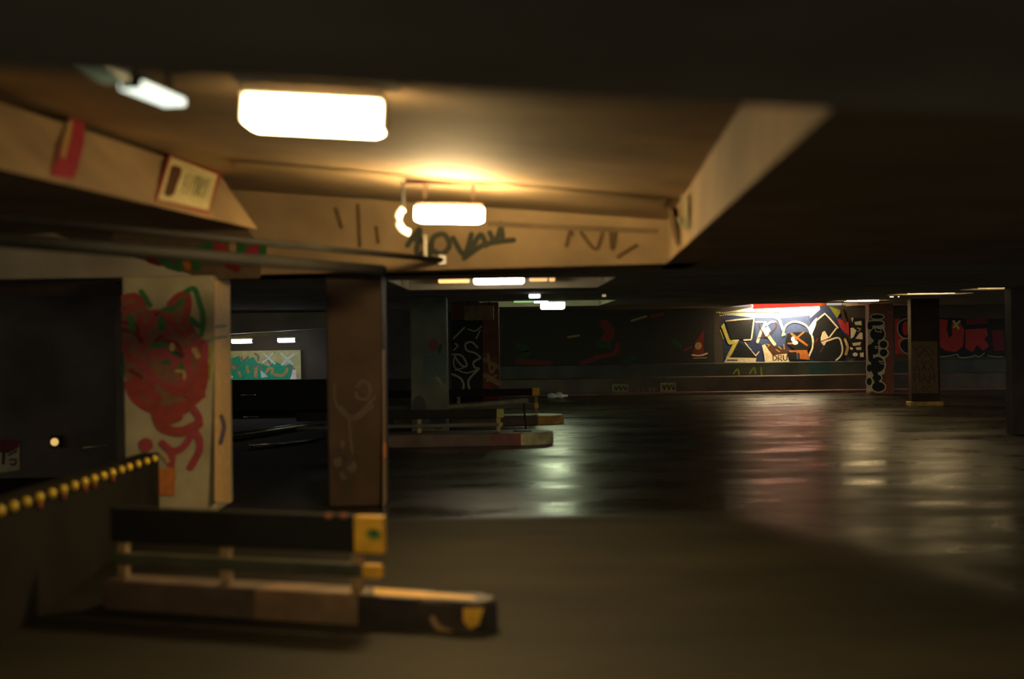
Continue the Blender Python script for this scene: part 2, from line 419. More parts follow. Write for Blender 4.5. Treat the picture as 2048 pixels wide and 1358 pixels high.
# mural lamp: red housing with a white tube beneath
c0 = PY(1504, 612, WY - .50); c1 = PY(1637, 606, WY - .50)
mc = (c0 + c1) / 2
t = thing('mural_lamp', 'long red glowing light box over the bright mural', 'lamp', mc)
Lm = (c1 - c0).length; ang = -math.atan2(c1.z - c0.z, Lm)
bm = bmesh.new(); box(bm, (0, .13, .06), (Lm, .56, .05), Matrix.Rotation(ang, 4, 'Y'), bev=.02); box(bm, (0, -.13, .0), (Lm, .05, .16), Matrix.Rotation(ang, 4, 'Y'), bev=.02); link('red_cover', bm, emis('em_red', (1.0, .014, .008), 5.0)).parent = t
bm = bmesh.new(); box(bm, (.0, .10, -.0), (Lm * .97, .09, .04), Matrix.Rotation(ang, 4, 'Y'), bev=.015); link('tube', bm, emis('em_mural', (1.0, .83, .50), 170)).parent = t
bm = bmesh.new()
for sx in (-.35, .35):
    bm = bmesh.new(); zt_ = SZ + .30 - mc.z; box(bm, (sx * Lm, .05, zt_ / 2 + .04), (.03, .03, zt_ - .08)); link('bracket', bm, BLK).parent = t
bm = bmesh.new()
cb = PY(1645, 609, WY - .45); box(bm, (0, 0, 0), (.19, .1, .09), bev=.01); o = link('junction_box', bm, YEL); o.location = cb
tag(o, 'small yellow green box fixed at the right end of the red light box', 'junction box')

# ============================================================ COLUMNS
def column(x0, x1, Y, depth, m, label, ztop=SZ, h0=0.0, bev=.02):
    a = PY(x0, 660, Y).x; b = PY(x1, 660, Y).x
    t = thing('concrete_column', label, 'column', ((a + b) / 2, Y + depth / 2, 0))
    bm = bmesh.new(); box(bm, (0, 0, ztop / 2), (b - a, depth, ztop), bev=bev)
    s = link('shaft', bm, m); s.parent = t
    return t, a, b
C1, c1a, c1b = column(245, 428, 13.0, .78, COLM, 'pale concrete column covered in red and green spray paint', SZ)
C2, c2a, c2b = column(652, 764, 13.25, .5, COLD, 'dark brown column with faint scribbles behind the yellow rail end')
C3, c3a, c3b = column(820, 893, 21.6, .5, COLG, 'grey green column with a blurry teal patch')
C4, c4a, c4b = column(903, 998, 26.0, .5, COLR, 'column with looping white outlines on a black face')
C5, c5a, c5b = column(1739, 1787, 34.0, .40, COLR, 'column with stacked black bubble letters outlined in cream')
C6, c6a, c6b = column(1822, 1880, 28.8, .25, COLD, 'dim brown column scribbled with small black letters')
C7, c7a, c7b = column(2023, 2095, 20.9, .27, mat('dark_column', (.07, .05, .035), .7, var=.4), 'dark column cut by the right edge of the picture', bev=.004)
def lit_edge(C, x, Y, m):      # chipped paint arris
    pass
# capital over column 4
p = PY(958, 626, 25.2); bm = bmesh.new(); box(bm, (0, 0, 0), (.52, .3, .26), bev=.01)
o = link('hanging_sign', bm, mat('worn_tan_board', (.30, .22, .09), .7, var=.4, scale=6)); o.location = p
tag(o, 'small tan board with faint marks hanging over the white outlined column', 'sign')
bm = bmesh.new()
for sx in (-.18, .18):
    bm = bmesh.new(); box(bm, (sx, 0, .19 + .0), (.02, .02, .14)); b_ = link('bracket', bm, BLK); b_.parent = o

# ---- graffiti on column 1
g = Paint((0, 13.0, 0), (0, -1, 0), (230, 560), 5.658)
def reds(L, m, w):
    for s in L: g.stroke(s, w, m, wob=0)
MK = paint('murky_red_brown', (.19, .095, .05)); KR_, KC_ = P_RED, P_CRIM
P_RED = paint('faded_red', (.27, .045, .032)); P_CRIM = paint('faded_crimson', (.30, .05, .06))
g.poly([(75, 200), (250, 170), (380, 340), (600, 320), (700, 170), (820, 170), (860, 480), (1000, 700), (1030, 900), (1000, 1150), (760, 1430), (480, 1450), (240, 1330), (120, 1100), (90, 900)], MK)
reds([[(100, 200), (230, 180), (330, 280)], [(100, 330), (240, 290)], [(380, 370), (500, 380), (430, 470), (320, 560)]], P_RED, 70)
reds([[(620, 280), (720, 180), (820, 170), (830, 330), (780, 500)], [(640, 440), (700, 560), (800, 620), (860, 530)],
      [(560, 400), (620, 480), (560, 640)], [(130, 700), (110, 800), (200, 900), (330, 960)], [(280, 420), (330, 680), (300, 800)]], P_RED, 75)
reds([[(400, 860), (520, 820), (620, 900), (720, 940)], [(250, 900), (380, 1040), (460, 1150)], [(820, 820), (900, 740), (1000, 720), (1010, 900), (960, 1000)],
      [(830, 780), (820, 980), (900, 1100), (1000, 1160)], [(620, 960), (760, 940), (800, 1080), (700, 1220), (560, 1180)]], P_CRIM, 95)
reds([[(160, 1180), (230, 1330), (380, 1440), (560, 1480), (760, 1430), (930, 1330), (1000, 1150), (1010, 960)],
      [(240, 1140), (330, 1250), (480, 1330)], [(380, 1180), (440, 1330)], [(640, 1240), (760, 1260), (900, 1180)]], P_RED, 110)
reds([[(90, 560), (230, 600), (300, 700)], [(100, 480), (240, 520), (260, 620)], [(560, 700), (700, 720), (760, 860)], [(460, 700), (520, 640)], [(180, 1020), (300, 1100)]], P_DRED, 50)
for s, w in (([(300, 130), (350, 200), (400, 290)], 55), ([(180, 430), (200, 560)], 65), ([(520, 440), (540, 540)], 75), ([(440, 740), (560, 730)], 65),
             ([(810, 130), (900, 100), (960, 250), (1000, 420), (980, 620)], 60), ([(860, 440), (950, 520)], 60), ([(560, 330), (680, 310), (770, 220)], 50),
             ([(570, 930), (620, 940)], 55), ([(750, 960), (780, 1050)], 55), ([(640, 800), (760, 860)], 40), ([(80, 830), (90, 1090)], 40)): g.stroke(s, w, P_GREEN if w > 45 else P_DGREEN)
g.stroke([(900, 790), (940, 860)], 60, P_TAN); g.disc(650, 760, 30, 50, P_TAN); g.stroke([(700, 1030), (780, 1040), (790, 1110)], 35, P_TAN)
g.frame((230, 780), 5.658)
reds([[(460, 240), (520, 400), (640, 460), (760, 470), (880, 420), (950, 380)], [(470, 200), (640, 260), (800, 210)], [(520, 330), (640, 330), (720, 300)]], P_RED, 110)
reds([[(880, 200), (960, 330), (900, 430), (960, 560), (960, 680), (900, 800), (860, 870)], [(540, 600), (660, 690), (780, 640), (860, 520)],
      [(660, 700), (640, 850), (650, 1000)]], P_CRIM, 80)
g.disc(355, 620, 82, 80, P_CRIM)
g.stroke([(830, 60), (1000, 60)], 70, P_RED)
g.poly([(480, 900), (620, 870), (680, 880), (680, 1190), (480, 1190)], P_ORANGE)
g.stroke([(550, 730), (600, 800)], 50, P_TAN)
gr = g.build('graffiti', C1); 
def reparent(o, p): o.parent = p; o.matrix_parent_inverse = Matrix.Translation(-Vector(p.location))
reparent(gr, C1)
P_RED, P_CRIM = KR_, KC_
# side of column 1: lamplight painted on in ochre, with two dark bands, lime line and violet patch
g = Paint((c1b, 13.4, 0), (1, 0, 0), (230, 560), 5.658)
g.poly([(1124, 5), (1300, 5), (1313, 2520), (1124, 2505)], paint('lit_ochre_side', (.78, .50, .19)))
g.stroke([(1110, 530), (1250, 520)], 28, P_SMOKE); g.stroke([(1110, 660), (1260, 640)], 28, P_SMOKE)
g.frame((230, 780), 5.658); g.stroke([(1200, 300), (1230, 420), (1190, 600)], 50, P_VIOLET)
reparent(g.build('lit_side_graffiti', C1), C1)
g = Paint((0, 13.0, 0), (0, -1, 0), (230, 560), 5.658)
g.stroke([(1090, 760), (1080, 930), (1070, 1120)], 36, P_LIME); reparent(g.build('graffiti_line', C1), C1)

# ---- column 2 scribbles
g = Paint((0, 13.25, 0), (0, -1, 0), (640, 600), 3.087)
sm = paint('dust', (.062, .045, .030)); sm2 = paint('soot', (.025, .018, .014))
for s in ([(220, 560), (260, 500), (310, 540), (290, 610), (230, 600), (220, 540)], [(90, 520), (100, 640), (200, 740), (330, 650)], [(180, 740), (190, 860), (200, 950)], [(130, 660), (210, 720), (340, 600)]): g.stroke(s, 14, sm)
g.disc(110, 1000, 28, 34, sm); g.disc(190, 1030, 36, 40, sm, a=.5); g.disc(150, 1080, 28, 32, sm)
g.stroke([(100, 960), (160, 940), (190, 990), (150, 1040), (190, 1110), (150, 1180)], 30, sm2); g.disc(140, 890, 14, 26, sm)
g.disc(395, 930, 12, 50, P_ORANGE)
reparent(g.build('graffiti', C2), C2)
g = Paint((c2b, 13.5, 0), (1, 0, 0), (0, 0), 1)
g.poly([(764.5, 700), (769, 700), (773, 1004), (765, 1018)], paint('edge_light_ochre', (.35, .22, .08)))  # thin ochre strip paints the lamplight along the column's right edge
reparent(g.build('edge_light', C2), C2)
# ---- column 3
g = Paint((0, 21.6, 0), (0, -1, 0), (780, 560), 3.77)
tl = paint('murky_teal', (.05, .11, .09)); rd = paint('murky_red', (.17, .05, .035)); bl = paint('murky_blue', (.035, .05, .05))
g.disc(325, 490, 32, 50, rd); g.poly([(250, 570), (420, 560), (420, 780), (360, 790), (350, 700), (290, 770), (250, 770)], tl)
g.disc(360, 1060, 60, 70, bl); g.disc(220, 950, 50, 80, bl); g.stroke([(380, 500), (370, 540)], 30, P_DGREEN); g.stroke([(360, 740), (390, 780)], 22, P_GREY)
reparent(g.build('graffiti', C3), C3)
# ---- column 4
g = Paint((0, 26.0, 0), (0, -1, 0), (780, 560), 3.77)
g.poly([(462, 300), (700, 300), (700, 1000), (462, 1000)], P_BLACK)
wl = paint('off_white', (.50, .50, .36))
for s, w in (([(560, 360), (480, 440)], 12), ([(590, 370), (640, 385), (690, 350)], 10), ([(650, 440), (680, 380)], 10), ([(490, 480), (510, 495), (480, 530)], 10),
          ([(660, 510), (620, 470), (570, 480), (580, 530), (640, 550), (680, 580)], 13),
          ([(470, 560), (540, 570), (580, 640), (550, 650), (510, 610), (480, 560)], 14), ([(680, 590), (630, 620), (640, 660), (670, 670), (620, 720), (590, 770), (610, 860)], 15),
          ([(470, 710), (530, 740), (555, 790), (540, 870)], 15), ([(480, 590), (490, 660), (570, 700), (650, 680)], 10), ([(490, 680), (560, 660)], 8)): g.stroke(s, w, wl)
reparent(g.build('graffiti', C4), C4)
g = Paint((0, 26.0, 0), (0, -1, 0), (780, 560), 3.77)
for s, w, mm in (([(710, 600), (820, 660)], 30, P_MUR), ([(720, 720), (820, 780)], 40, P_MUR), ([(720, 800), (820, 860)], 30, P_RED), ([(720, 870), (810, 880)], 40, P_CRIM), ([(740, 560), (760, 700), (800, 640)], 18, P_TAN), ([(730, 760), (800, 720)], 18, P_TAN)): g.stroke(s, w, mm)
reparent(g.build('graffiti_side', C4), C4)
# ---- column 5: bubble letters
g = Paint((0, 34.0, 0), (0, -1, 0), (1560, 580), 6.17)
cr2 = paint('dull_cream', (.62, .58, .38))
g.poly([(1085, 440), (1300, 430), (1310, 780), (1290, 1030), (1240, 1060), (1290, 1240), (1080, 1255), (1075, 1050), (1090, 800)], cr2)
g.poly([(1290, 300), (1385, 300), (1385, 1255), (1300, 1255)], paint('rust_red', (.22, .07, .05)))
for (x, y, rx, ry) in ((1185, 410, 95, 35), (1200, 545, 95, 85), (1165, 720, 65, 85), (1275, 672, 55, 52), (1278, 775, 55, 52), (1205, 920, 90, 100), (1195, 1085, 58, 42), (1215, 1195, 82, 62), (1100, 965, 32, 48), (1100, 1130, 34, 48), (1200, 330, 80, 30)):
    g.disc(x, y, rx + 12, ry + 12, cr2); 
for (x, y, rx, ry) in ((1185, 410, 90, 30), (1200, 545, 90, 80), (1165, 720, 60, 80), (1275, 672, 48, 46), (1278, 775, 48, 46), (1205, 920, 85, 95), (1195, 1085, 55, 40), (1215, 1195, 80, 60), (1100, 965, 30, 46), (1100, 1130, 32, 46), (1200, 330, 76, 26)):
    g.disc(x, y, rx, ry, P_BLACK)
for q in ([(1190, 620), (1180, 640)], [(1110, 700), (1120, 860)], [(1150, 980), (1180, 1040)], [(1190, 1120), (1200, 1160)], [(1110, 460), (1110, 420)]): g.stroke(q, 60, P_BLACK)
for s in ([(1120, 378), (1220, 378)], [(1170, 460), (1180, 510), (1250, 520), (1240, 480), (1200, 470)], [(1170, 700), (1210, 690), (1170, 720), (1220, 720)], [(1220, 880), (1300, 880), (1230, 905), (1300, 915)], [(1220, 620), (1220, 820)]): g.stroke(s, 14, cr2, curve=False)
reparent(g.build('graffiti', C5), C5)
# ---- column 6: small letters
g = Paint((0, 28.8, 0), (0, -1, 0), (1780, 560), 4.243)
du2 = paint('dusty_tan', (.13, .09, .045))
g.poly([(180, 520), (400, 520), (410, 960), (190, 960)], du2)
random.seed(3)
def word(g, txt, x, y, w, h, t, m):
    S = {'A': [[(0, 1), (.5, 0), (1, 1)], [(.25, .6), (.75, .6)]], 'M': [[(0, 1), (.1, 0), (.5, .6), (.9, 0), (1, 1)]], 'X': [[(0, 0), (1, 1)], [(1, 0), (0, 1)]],
         'E': [[(1, 0), (0, 0), (0, 1), (1, 1)], [(0, .5), (.8, .5)]], 'N': [[(0, 1), (0, 0), (1, 1), (1, 0)]], 'T': [[(0, 0), (1, 0)], [(.5, 0), (.5, 1)]],
         'R': [[(0, 1), (0, 0), (.9, .1), (.9, .45), (0, .55), (1, 1)]], 'Y': [[(0, 0), (.5, .5), (1, 0)], [(.5, .5), (.5, 1)]], 'D': [[(0, 0), (0, 1), (.7, .9), (1, .5), (.7, .1), (0, 0)]],
         'U': [[(0, 0), (.05, .8), (.5, 1), (.95, .8), (1, 0)]], 'S': [[(1, .1), (.4, 0), (0, .25), (.9, .65), (.7, 1), (0, .9)]], 'L': [[(0, 0), (0, 1), (1, 1)]], 'O': [[(.5, 0), (0, .5), (.5, 1), (1, .5), (.5, 0)]],
         'V': [[(0, 0), (.5, 1), (1, 0)]], 'C': [[(1, .1), (.3, 0), (0, .5), (.3, 1), (1, .9)]], 'I': [[(.5, 0), (.5, 1)]], 'G': [[(1, .1), (.3, 0), (0, .5), (.3, 1), (1, .9), (1, .55), (.6, .55)]], 'K': [[(0, 0), (0, 1)], [(1, 0), (0, .5), (1, 1)]]}
    n = len(txt); cw = w / n
    for i, ch in enumerate(txt):
        if ch in S:
            for st in S[ch]: g.stroke([(x + cw * (i + .1 + .75 * a), y + h * b) for a, b in st], t, m, curve=False)
for s in ([(200, 560), (250, 640), (320, 570), (380, 640)], [(220, 660), (300, 600), (360, 680)], [(210, 600), (270, 560), (300, 640)]): g.stroke(s, 8, P_BROWN)
word(g, 'AXX', 200, 690, 180, 80, 11, P_BROWN); word(g, 'MAM', 200, 790, 190, 75, 12, P_BROWN); word(g, 'LOC', 210, 900, 150, 50, 9, P_BROWN)
reparent(g.build('graffiti', C6), C6)
bm = bmesh.new(); box(bm, (0, 0, .045), (c6b - c6a + .08, .33, .09), bev=.01); s_ = link('footing', bm, YELP); s_.parent = C6
# ---- column 7
g = Paint((0, 20.9, 0), (0, -1, 0), (1780, 560), 4.243)
bm_ = None; g.bm.free()

# ============================================================ MURALS ON THE BACK WALL
my = WY - .001
g = Paint((0, my, 0), (0, -1, 0), (1420, 580), 8.49)
g.poly([(200, 480), (420, 390), (1120, 290), (1900, 240), (2300, 400), (2300, 1225), (240, 1225)], P_NAVY)
g.poly([(130, 400), (700, 300), (1850, 250), (1870, 330), (1700, 480), (1300, 520), (760, 470), (480, 440)], P_PALE)
g.poly([(770, 470), (1250, 470), (1700, 430), (1700, 760), (1500, 900), (1120, 960), (780, 900)], P_BLUE)
for k in range(18):
    x = 120 + k * 42; g.disc(x, 382 - k * 1.6, 15 + 5 * math.sin(k * 2.1), 10 + 4 * math.cos(k), P_YEL if k < 9 else P_CREAM); g.disc(x + 60, 432 - k * 1.9, 15 + 5 * math.cos(k * 1.7), 10, P_YEL if k < 9 else P_CREAM)
g.stroke([(130, 408), (400, 385), (850, 378), (1180, 385)], 10, P_BLACK)
g.stroke([(1210, 385), (1450, 405), (1660, 430)], 8, P_YEL)
g.stroke([(270, 530), (500, 500), (740, 485)], 24, P_CREAM); g.stroke([(745, 490), (700, 820)], 30, P_CREAM); g.stroke([(690, 845), (575, 850)], 26, P_CREAM)
g.poly([(185, 620), (235, 560), (330, 830), (370, 860), (480, 860), (470, 900), (330, 930), (300, 900)], P_YEL)
g.stroke([(385, 850), (480, 850)], 26, P_CREAM); g.stroke([(175, 680), (230, 830)], 12, P_YEL)
g.poly([(385, 925), (465, 900), (370, 1090), (320, 1150), (265, 1150)], P_YEL)
g.poly([(265, 535), (735, 495), (690, 830), (345, 850)], P_BLACK)
g.poly([(500, 880), (780, 1110), (760, 1150), (360, 1140)], P_BLACK)
for a, b in (((590, 890), (640, 950)), ((650, 965), (700, 1020)), ((710, 1040), (775, 1115))): g.stroke([a, b], 16, P_CREAM)
g.stroke([(830, 1050), (775, 1115)], 18, P_CREAM)
g.poly([(280, 1145), (790, 1155), (770, 1222), (240, 1222)], P_CREAM); g.stroke([(290, 1192), (460, 1192)], 20, P_BLACK)
g.stroke([(780, 540), (940, 545)], 26, P_CREAM); g.stroke([(940, 560), (860, 720), (805, 880)], 48, P_CREAM)
g.poly([(890, 680), (980, 610), (1030, 690), (945, 790)], P_WHITE); g.stroke([(985, 770), (1040, 850), (1095, 920)], 55, P_CREAM)
g.stroke([(960, 590), (1040, 540), (1110, 540)], 34, P_WHITE); g.stroke([(1110, 470), (1170, 500), (1210, 600), (1240, 680)], 46, P_WHITE)
g.stroke([(830, 570), (870, 680), (950, 800), (1060, 700), (1130, 600), (1090, 530)], 16, P_BROWN); g.stroke([(810, 820), (900, 790), (950, 790)], 12, P_BROWN)
g.poly([(880, 940), (930, 920), (1000, 1030), (1060, 1100), (1050, 1222), (930, 1222), (920, 1120)], P_CREAM)
g.poly([(960, 880), (1100, 960), (1300, 980), (1330, 1100), (1060, 1110), (990, 1010)], P_BROWN)
for a in ([(1160, 960), (1210, 1000)], [(1250, 930), (1260, 1000)], [(960, 920), (1010, 930), (980, 960)], [(1120, 1010), (1180, 1050)]): g.stroke(a, 16, P_TAN)
g.poly([(1060, 1110), (1300, 1080), (1350, 1222), (1040, 1222)], P_CREAM)
word(g, 'DRU', 1060, 1110, 260, 88, 20, P_BROWN)
g.poly([(1320, 1060), (1470, 1050), (1470, 1190), (1330, 1190)], P_BLACK); g.poly([(1490, 1060), (1570, 1060), (1560, 1190), (1490, 1170)], P_NAVY)
g.frame((1560, 580), 6.17)
g.stroke([(30, 560), (70, 440), (180, 390), (320, 440), (390, 560), (405, 680), (370, 780), (340, 850)], 24, P_CREAM)
g.poly([(90, 540), (200, 520), (370, 520), (385, 680), (340, 760), (180, 740), (60, 640)], P_BLACK)
g.stroke([(140, 540), (220, 600), (330, 680)], 26, P_ORANGE); g.stroke([(290, 520), (210, 590), (170, 650), (100, 660)], 20, P_ORANGE)
g.disc(158, 605, 24, 32, P_WHITE); g.disc(185, 650, 36, 26, P_WHITE); g.disc(55, 545, 12, 16, P_CREAM)
g.poly([(100, 745), (330, 740), (370, 860), (210, 850)], P_ORANGE); g.poly([(100, 770), (200, 765), (210, 850), (110, 850)], P_BLACK); g.stroke([(225, 790), (230, 850)], 30, P_NAVY)
g.poly([(420, 400), (555, 290), (700, 470), (800, 570), (820, 700), (760, 840), (690, 870), (390, 865), (420, 600)], P_BLACK)
g.poly([(345, 470), (400, 390), (450, 340), (440, 430), (390, 560), (360, 540)], P_WHITE)
g.stroke([(440, 380), (550, 290), (610, 350), (710, 465)], 20, P_CREAM, curve=False); g.stroke([(690, 475), (605, 585)], 18, P_CREAM)
g.poly([(500, 590), (520, 520), (550, 505), (600, 590), (570, 640), (540, 695), (500, 640)], P_CREAM); g.stroke([(490, 640), (620, 590)], 12, P_BROWN)
g.stroke([(560, 635), (715, 590), (760, 680), (765, 760), (740, 820), (690, 865)], 20, P_CREAM)
g.stroke([(460, 600), (440, 640)], 20, P_DRED); g.stroke([(500, 760), (540, 690)], 20, P_BROWN)
g.poly([(600, 200), (760, 250), (700, 350)], P_LIME); g.poly([(700, 350), (845, 400), (850, 560), (790, 520), (740, 460)], P_RED)
g.stroke([(800, 610), (830, 700), (810, 790)], 34, P_TAN); g.stroke([(800, 620), (820, 680)], 12, P_CREAM)
g.stroke([(760, 260), (800, 400)], 40, P_BROWN)
g.poly([(865, 340), (1030, 350), (1035, 850), (860, 840)], P_BLACK)
for q in ([(870, 345), (905, 340), (890, 400)], [(915, 395), (1000, 380), (1005, 435), (925, 430)], [(865, 470), (900, 465), (940, 500), (905, 580), (870, 600)], [(985, 520), (1015, 530), (1015, 610), (925, 600)],
          [(885, 655), (1000, 640), (985, 680), (900, 690)], [(930, 710), (1000, 700), (1000, 740), (940, 740)], [(860, 700), (900, 720), (890, 740), (860, 730)]): g.poly(q, P_CREAM)
g.disc(925, 795, 32, 24, P_CREAM); g.poly([(980, 775), (1028, 770), (1028, 828), (985, 825)], P_CREAM); g.stroke([(950, 470), (990, 480), (960, 510)], 10, P_YEL)
g.frame((1420, 580), 8.49)
g.stroke([(240, 1224), (1200, 1224), (1800, 1218), (2280, 1215)], 11, P_CREAM)
tag(g.build('graffiti_mural'), 'brightly lit mural of big outlined letters on the back wall', 'mural')

# red mural right of it
g = Paint((0, my, 0), (0, -1, 0), (1780, 560), 4.243)
g.poly([(40, 330), (170, 320), (170, 630), (45, 630)], P_RED); g.disc(160, 400, 100, 95, P_BLACK); g.disc(160, 560, 75, 60, P_BLACK)
g.disc(130, 410, 25, 60, P_RED)
pal = paint('pale_green', (.35, .42, .30))
g.stroke([(140, 325), (75, 360), (65, 430), (100, 490), (150, 495)], 9, pal); g.stroke([(150, 495), (85, 510), (85, 570), (130, 620), (170, 620)], 8, pal)
g.poly([(400, 320), (1000, 330), (1000, 650), (400, 650)], P_BLACK)
g.poly([(420, 330), (490, 340), (480, 420), (500, 490), (530, 470), (520, 370), (590, 360), (630, 420), (620, 560), (560, 610), (470, 600), (420, 560)], P_RED)
g.poly([(640, 420), (820, 410), (830, 470), (800, 500), (840, 560), (790, 600), (740, 550), (700, 610), (640, 580)], P_RED)
g.poly([(640, 330), (820, 320), (830, 370), (650, 380)], P_DRED); g.poly([(860, 430), (960, 420), (970, 600), (880, 600)], P_DRED)
g.stroke([(540, 350), (580, 410)], 22, P_YEL); g.stroke([(590, 350), (540, 400)], 18, P_YEL)
g.stroke([(425, 650), (500, 645), (570, 632), (580, 650), (620, 660), (690, 650), (720, 640), (760, 650), (800, 620)], 7, pal); g.stroke([(830, 640), (900, 652), (955, 650)], 6, pal)
tag(g.build('graffiti_mural'), 'dim red bubble-letter mural on the wall behind the right-hand columns', 'mural')

# dark mural left of the lit one
g = Paint((0, my, 0), (0, -1, 0), (1000, 560), 4.551)
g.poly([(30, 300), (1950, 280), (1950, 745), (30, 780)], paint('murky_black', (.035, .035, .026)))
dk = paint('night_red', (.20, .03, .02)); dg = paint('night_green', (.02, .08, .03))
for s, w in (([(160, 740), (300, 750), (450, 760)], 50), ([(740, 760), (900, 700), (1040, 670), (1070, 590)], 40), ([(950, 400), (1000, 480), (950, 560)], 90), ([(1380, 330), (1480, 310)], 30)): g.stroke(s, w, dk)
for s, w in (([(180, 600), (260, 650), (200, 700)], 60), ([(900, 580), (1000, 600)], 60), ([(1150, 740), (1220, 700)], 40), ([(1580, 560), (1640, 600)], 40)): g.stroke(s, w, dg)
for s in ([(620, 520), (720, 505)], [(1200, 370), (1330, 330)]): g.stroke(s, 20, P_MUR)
g.poly([(1750, 700), (1780, 560), (1860, 440), (1850, 600), (1870, 690)], dk); g.disc(1805, 600, 32, 34, P_TAN); g.stroke([(1680, 640), (1740, 610)], 18, dk)
g.stroke([(1750, 682), (1820, 688), (1885, 668)], 14, P_CREAM); g.stroke([(1760, 712), (1880, 708)], 10, P_MUR)
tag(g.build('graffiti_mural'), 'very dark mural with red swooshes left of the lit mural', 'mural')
# marks on the parapet
g = Paint((0, WY - .30, 0), (0, -1, 0), (1180, 700), 3.657)
for s in ([(1050, 170), (1080, 140), (1090, 180)], [(1170, 170), (1200, 130), (1210, 170)], [(1250, 130), (1255, 180)]): g.stroke(s, 14, P_LIME)
g.poly([(1600, 110), (1750, 105), (1750, 175), (1610, 175)], paint('deep_teal', (.02, .08, .09)))
gp = g.build('graffiti', o2); gp.parent = o2; gp.matrix_parent_inverse = Matrix.Identity(4)
# plates on the ledge
for (x0, y0, x1, y1, lab) in ((1224, 768, 1256, 786, 'small green grey plate on the ledge, left of the pair'), (1320, 765, 1352, 785, 'small yellowish plate on the ledge, right of the pair')):
    a = PY(x0, y1, WY - .93); b = PY(x1, y0, WY - .93)
    bm = bmesh.new(); box(bm, (0, 0, 0), (b.x - a.x, .03, abs(b.z - a.z)), bev=.004)
    o = link('wall_plate', bm, mat('plate%d' % x0, (.22, .24, .14) if x0 < 1300 else (.30, .26, .14), .6, var=.4, scale=12)); o.location = (a + b) / 2
    tag(o, lab, 'plate')
    g = Paint((0, WY - .945, 0), (0, -1, 0)); 
    for k in range(3): g.stroke([(x0 + 5 + k * 9, y0 + 5), (x0 + 9 + k * 9, y1 - 6), (x0 + 11 + k * 9, y0 + 6)], 2.2, P_BLACK)
    mk = g.build('marking'); mk.parent = o; mk.matrix_parent_inverse = Matrix.Translation(-Vector(o.location))
g = Paint((0, WY - .90, 0), (0, -1, 0))
for x in (1277, 1287, 1300, 1309): g.stroke([(x, 778), (x + .5, 789)], 2, P_GREY)
g.stroke([(1297, 778), (1312, 778)], 2, P_GREY)
gp = g.build('graffiti'); ld = [o for o in bpy.data.objects if o.name == 'ledge_wall'][0]; gp.parent = ld

# ============================================================ LEFT BEAM SIGNS
P_RED_S = paint('faded_sign_red', (.26, .04, .025))
g = Paint(l1, LN, (290, 290), 9.05)
g.poly([(180, 1010), (430, 170), (1390, 520), (1140, 1260)], P_RED_S)
tan2 = paint('sign_cream', (.62, .56, .30))
g.poly([(235, 985), (470, 215), (1310, 545), (1140, 1190)], tan2)
g.poly([(330, 900), (460, 400), (520, 365), (665, 420), (640, 560), (520, 900), (430, 950)], P_BROWN)
S = g
def sk(x, y): return (x * 440 + 640 + (1 - y) * 110 + 0 * x, 870 + x * 95 - (1 - y) * 330)
LET = {'E': [[(1, 0), (0, 0), (0, 1), (1, 1)], [(0, .5), (.8, .5)]], 'N': [[(0, 1), (0, 0), (1, 1), (1, 0)]], 'T': [[(0, 0), (1, 0)], [(.5, 0), (.5, 1)]], 'R': [[(0, 1), (0, 0), (.9, .1), (.9, .45), (0, .55), (1, 1)]], 'Y': [[(0, 0), (.5, .5), (1, 0)], [(.5, .5), (.5, 1)]]}
for i, ch in enumerate('ENTRY'):
    for st in LET[ch]: g.stroke([sk((i + .12 + .72 * a) / 5, b) for a, b in st], 20, P_DGREEN, curve=False)
so = g.build('entry_sign'); tag(so, 'red framed cream sign reading ENTRY on the upper left beam', 'sign')
g = Paint(l1, LN, (0, 90), 4.38)
g.poly([(440, 1150), (610, 640), (740, 620), (740, 850), (650, 1175)], P_CRIM)
g.poly([(525, 990), (560, 780), (600, 660), (640, 680), (620, 800), (570, 990)], P_TAN)
gp = g.build('painted_stripe'); gp.parent = LBEAM; gp['label'] = 'dark red stripe with a pale slit'

# ============================================================ FAR BEAM GRAFFITI
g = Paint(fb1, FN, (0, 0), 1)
g.poly([(-900, 400), (480, 440), (528, 500), (520, 556), (-900, 590)], paint('murky_shade_wash', (.15, .105, .06)))  # murky spray tone and shade together, laid on as one dark wash
g.poly([(-900, 400), (250, 420), (210, 500), (240, 590), (-900, 600)], paint('deep_shade_wash', (.07, .05, .035)))  # second coat paints in the deeper shade at the beam's left end
g.frame((650, 300), 2.73)
for s in ([(450, 520), (500, 450), (520, 440), (500, 560), (560, 560)], [(470, 480), (540, 500), (570, 570)], [(580, 560), (590, 480), (650, 460), (680, 520), (640, 565), (590, 550)],
          [(700, 480), (760, 570), (800, 460)], [(760, 590), (860, 520), (950, 500), (1030, 490)], [(800, 540), (850, 460), (880, 520)], [(900, 450), (930, 500), (960, 420)], [(960, 400), (970, 470)]): g.stroke(s, 30, mat('paint_faded_black', (.055, .06, .04), .7))
for s in ([(1320, 520), (1340, 440), (1350, 460)], [(1400, 450), (1480, 540), (1520, 430)], [(1560, 430), (1570, 540), (1590, 440)], [(1600, 580), (1700, 520)], [(180, 300), (190, 520)], [(280, 420), (290, 500)], [(60, 320), (90, 420)]): g.stroke(s, 22, P_SMOKE)
g.stroke([(900, 400), (1300, 420), (1800, 440)], 30, mat('paint_stain', (.20, .14, .07), .8))
g.frame((0, 440), 2.926)
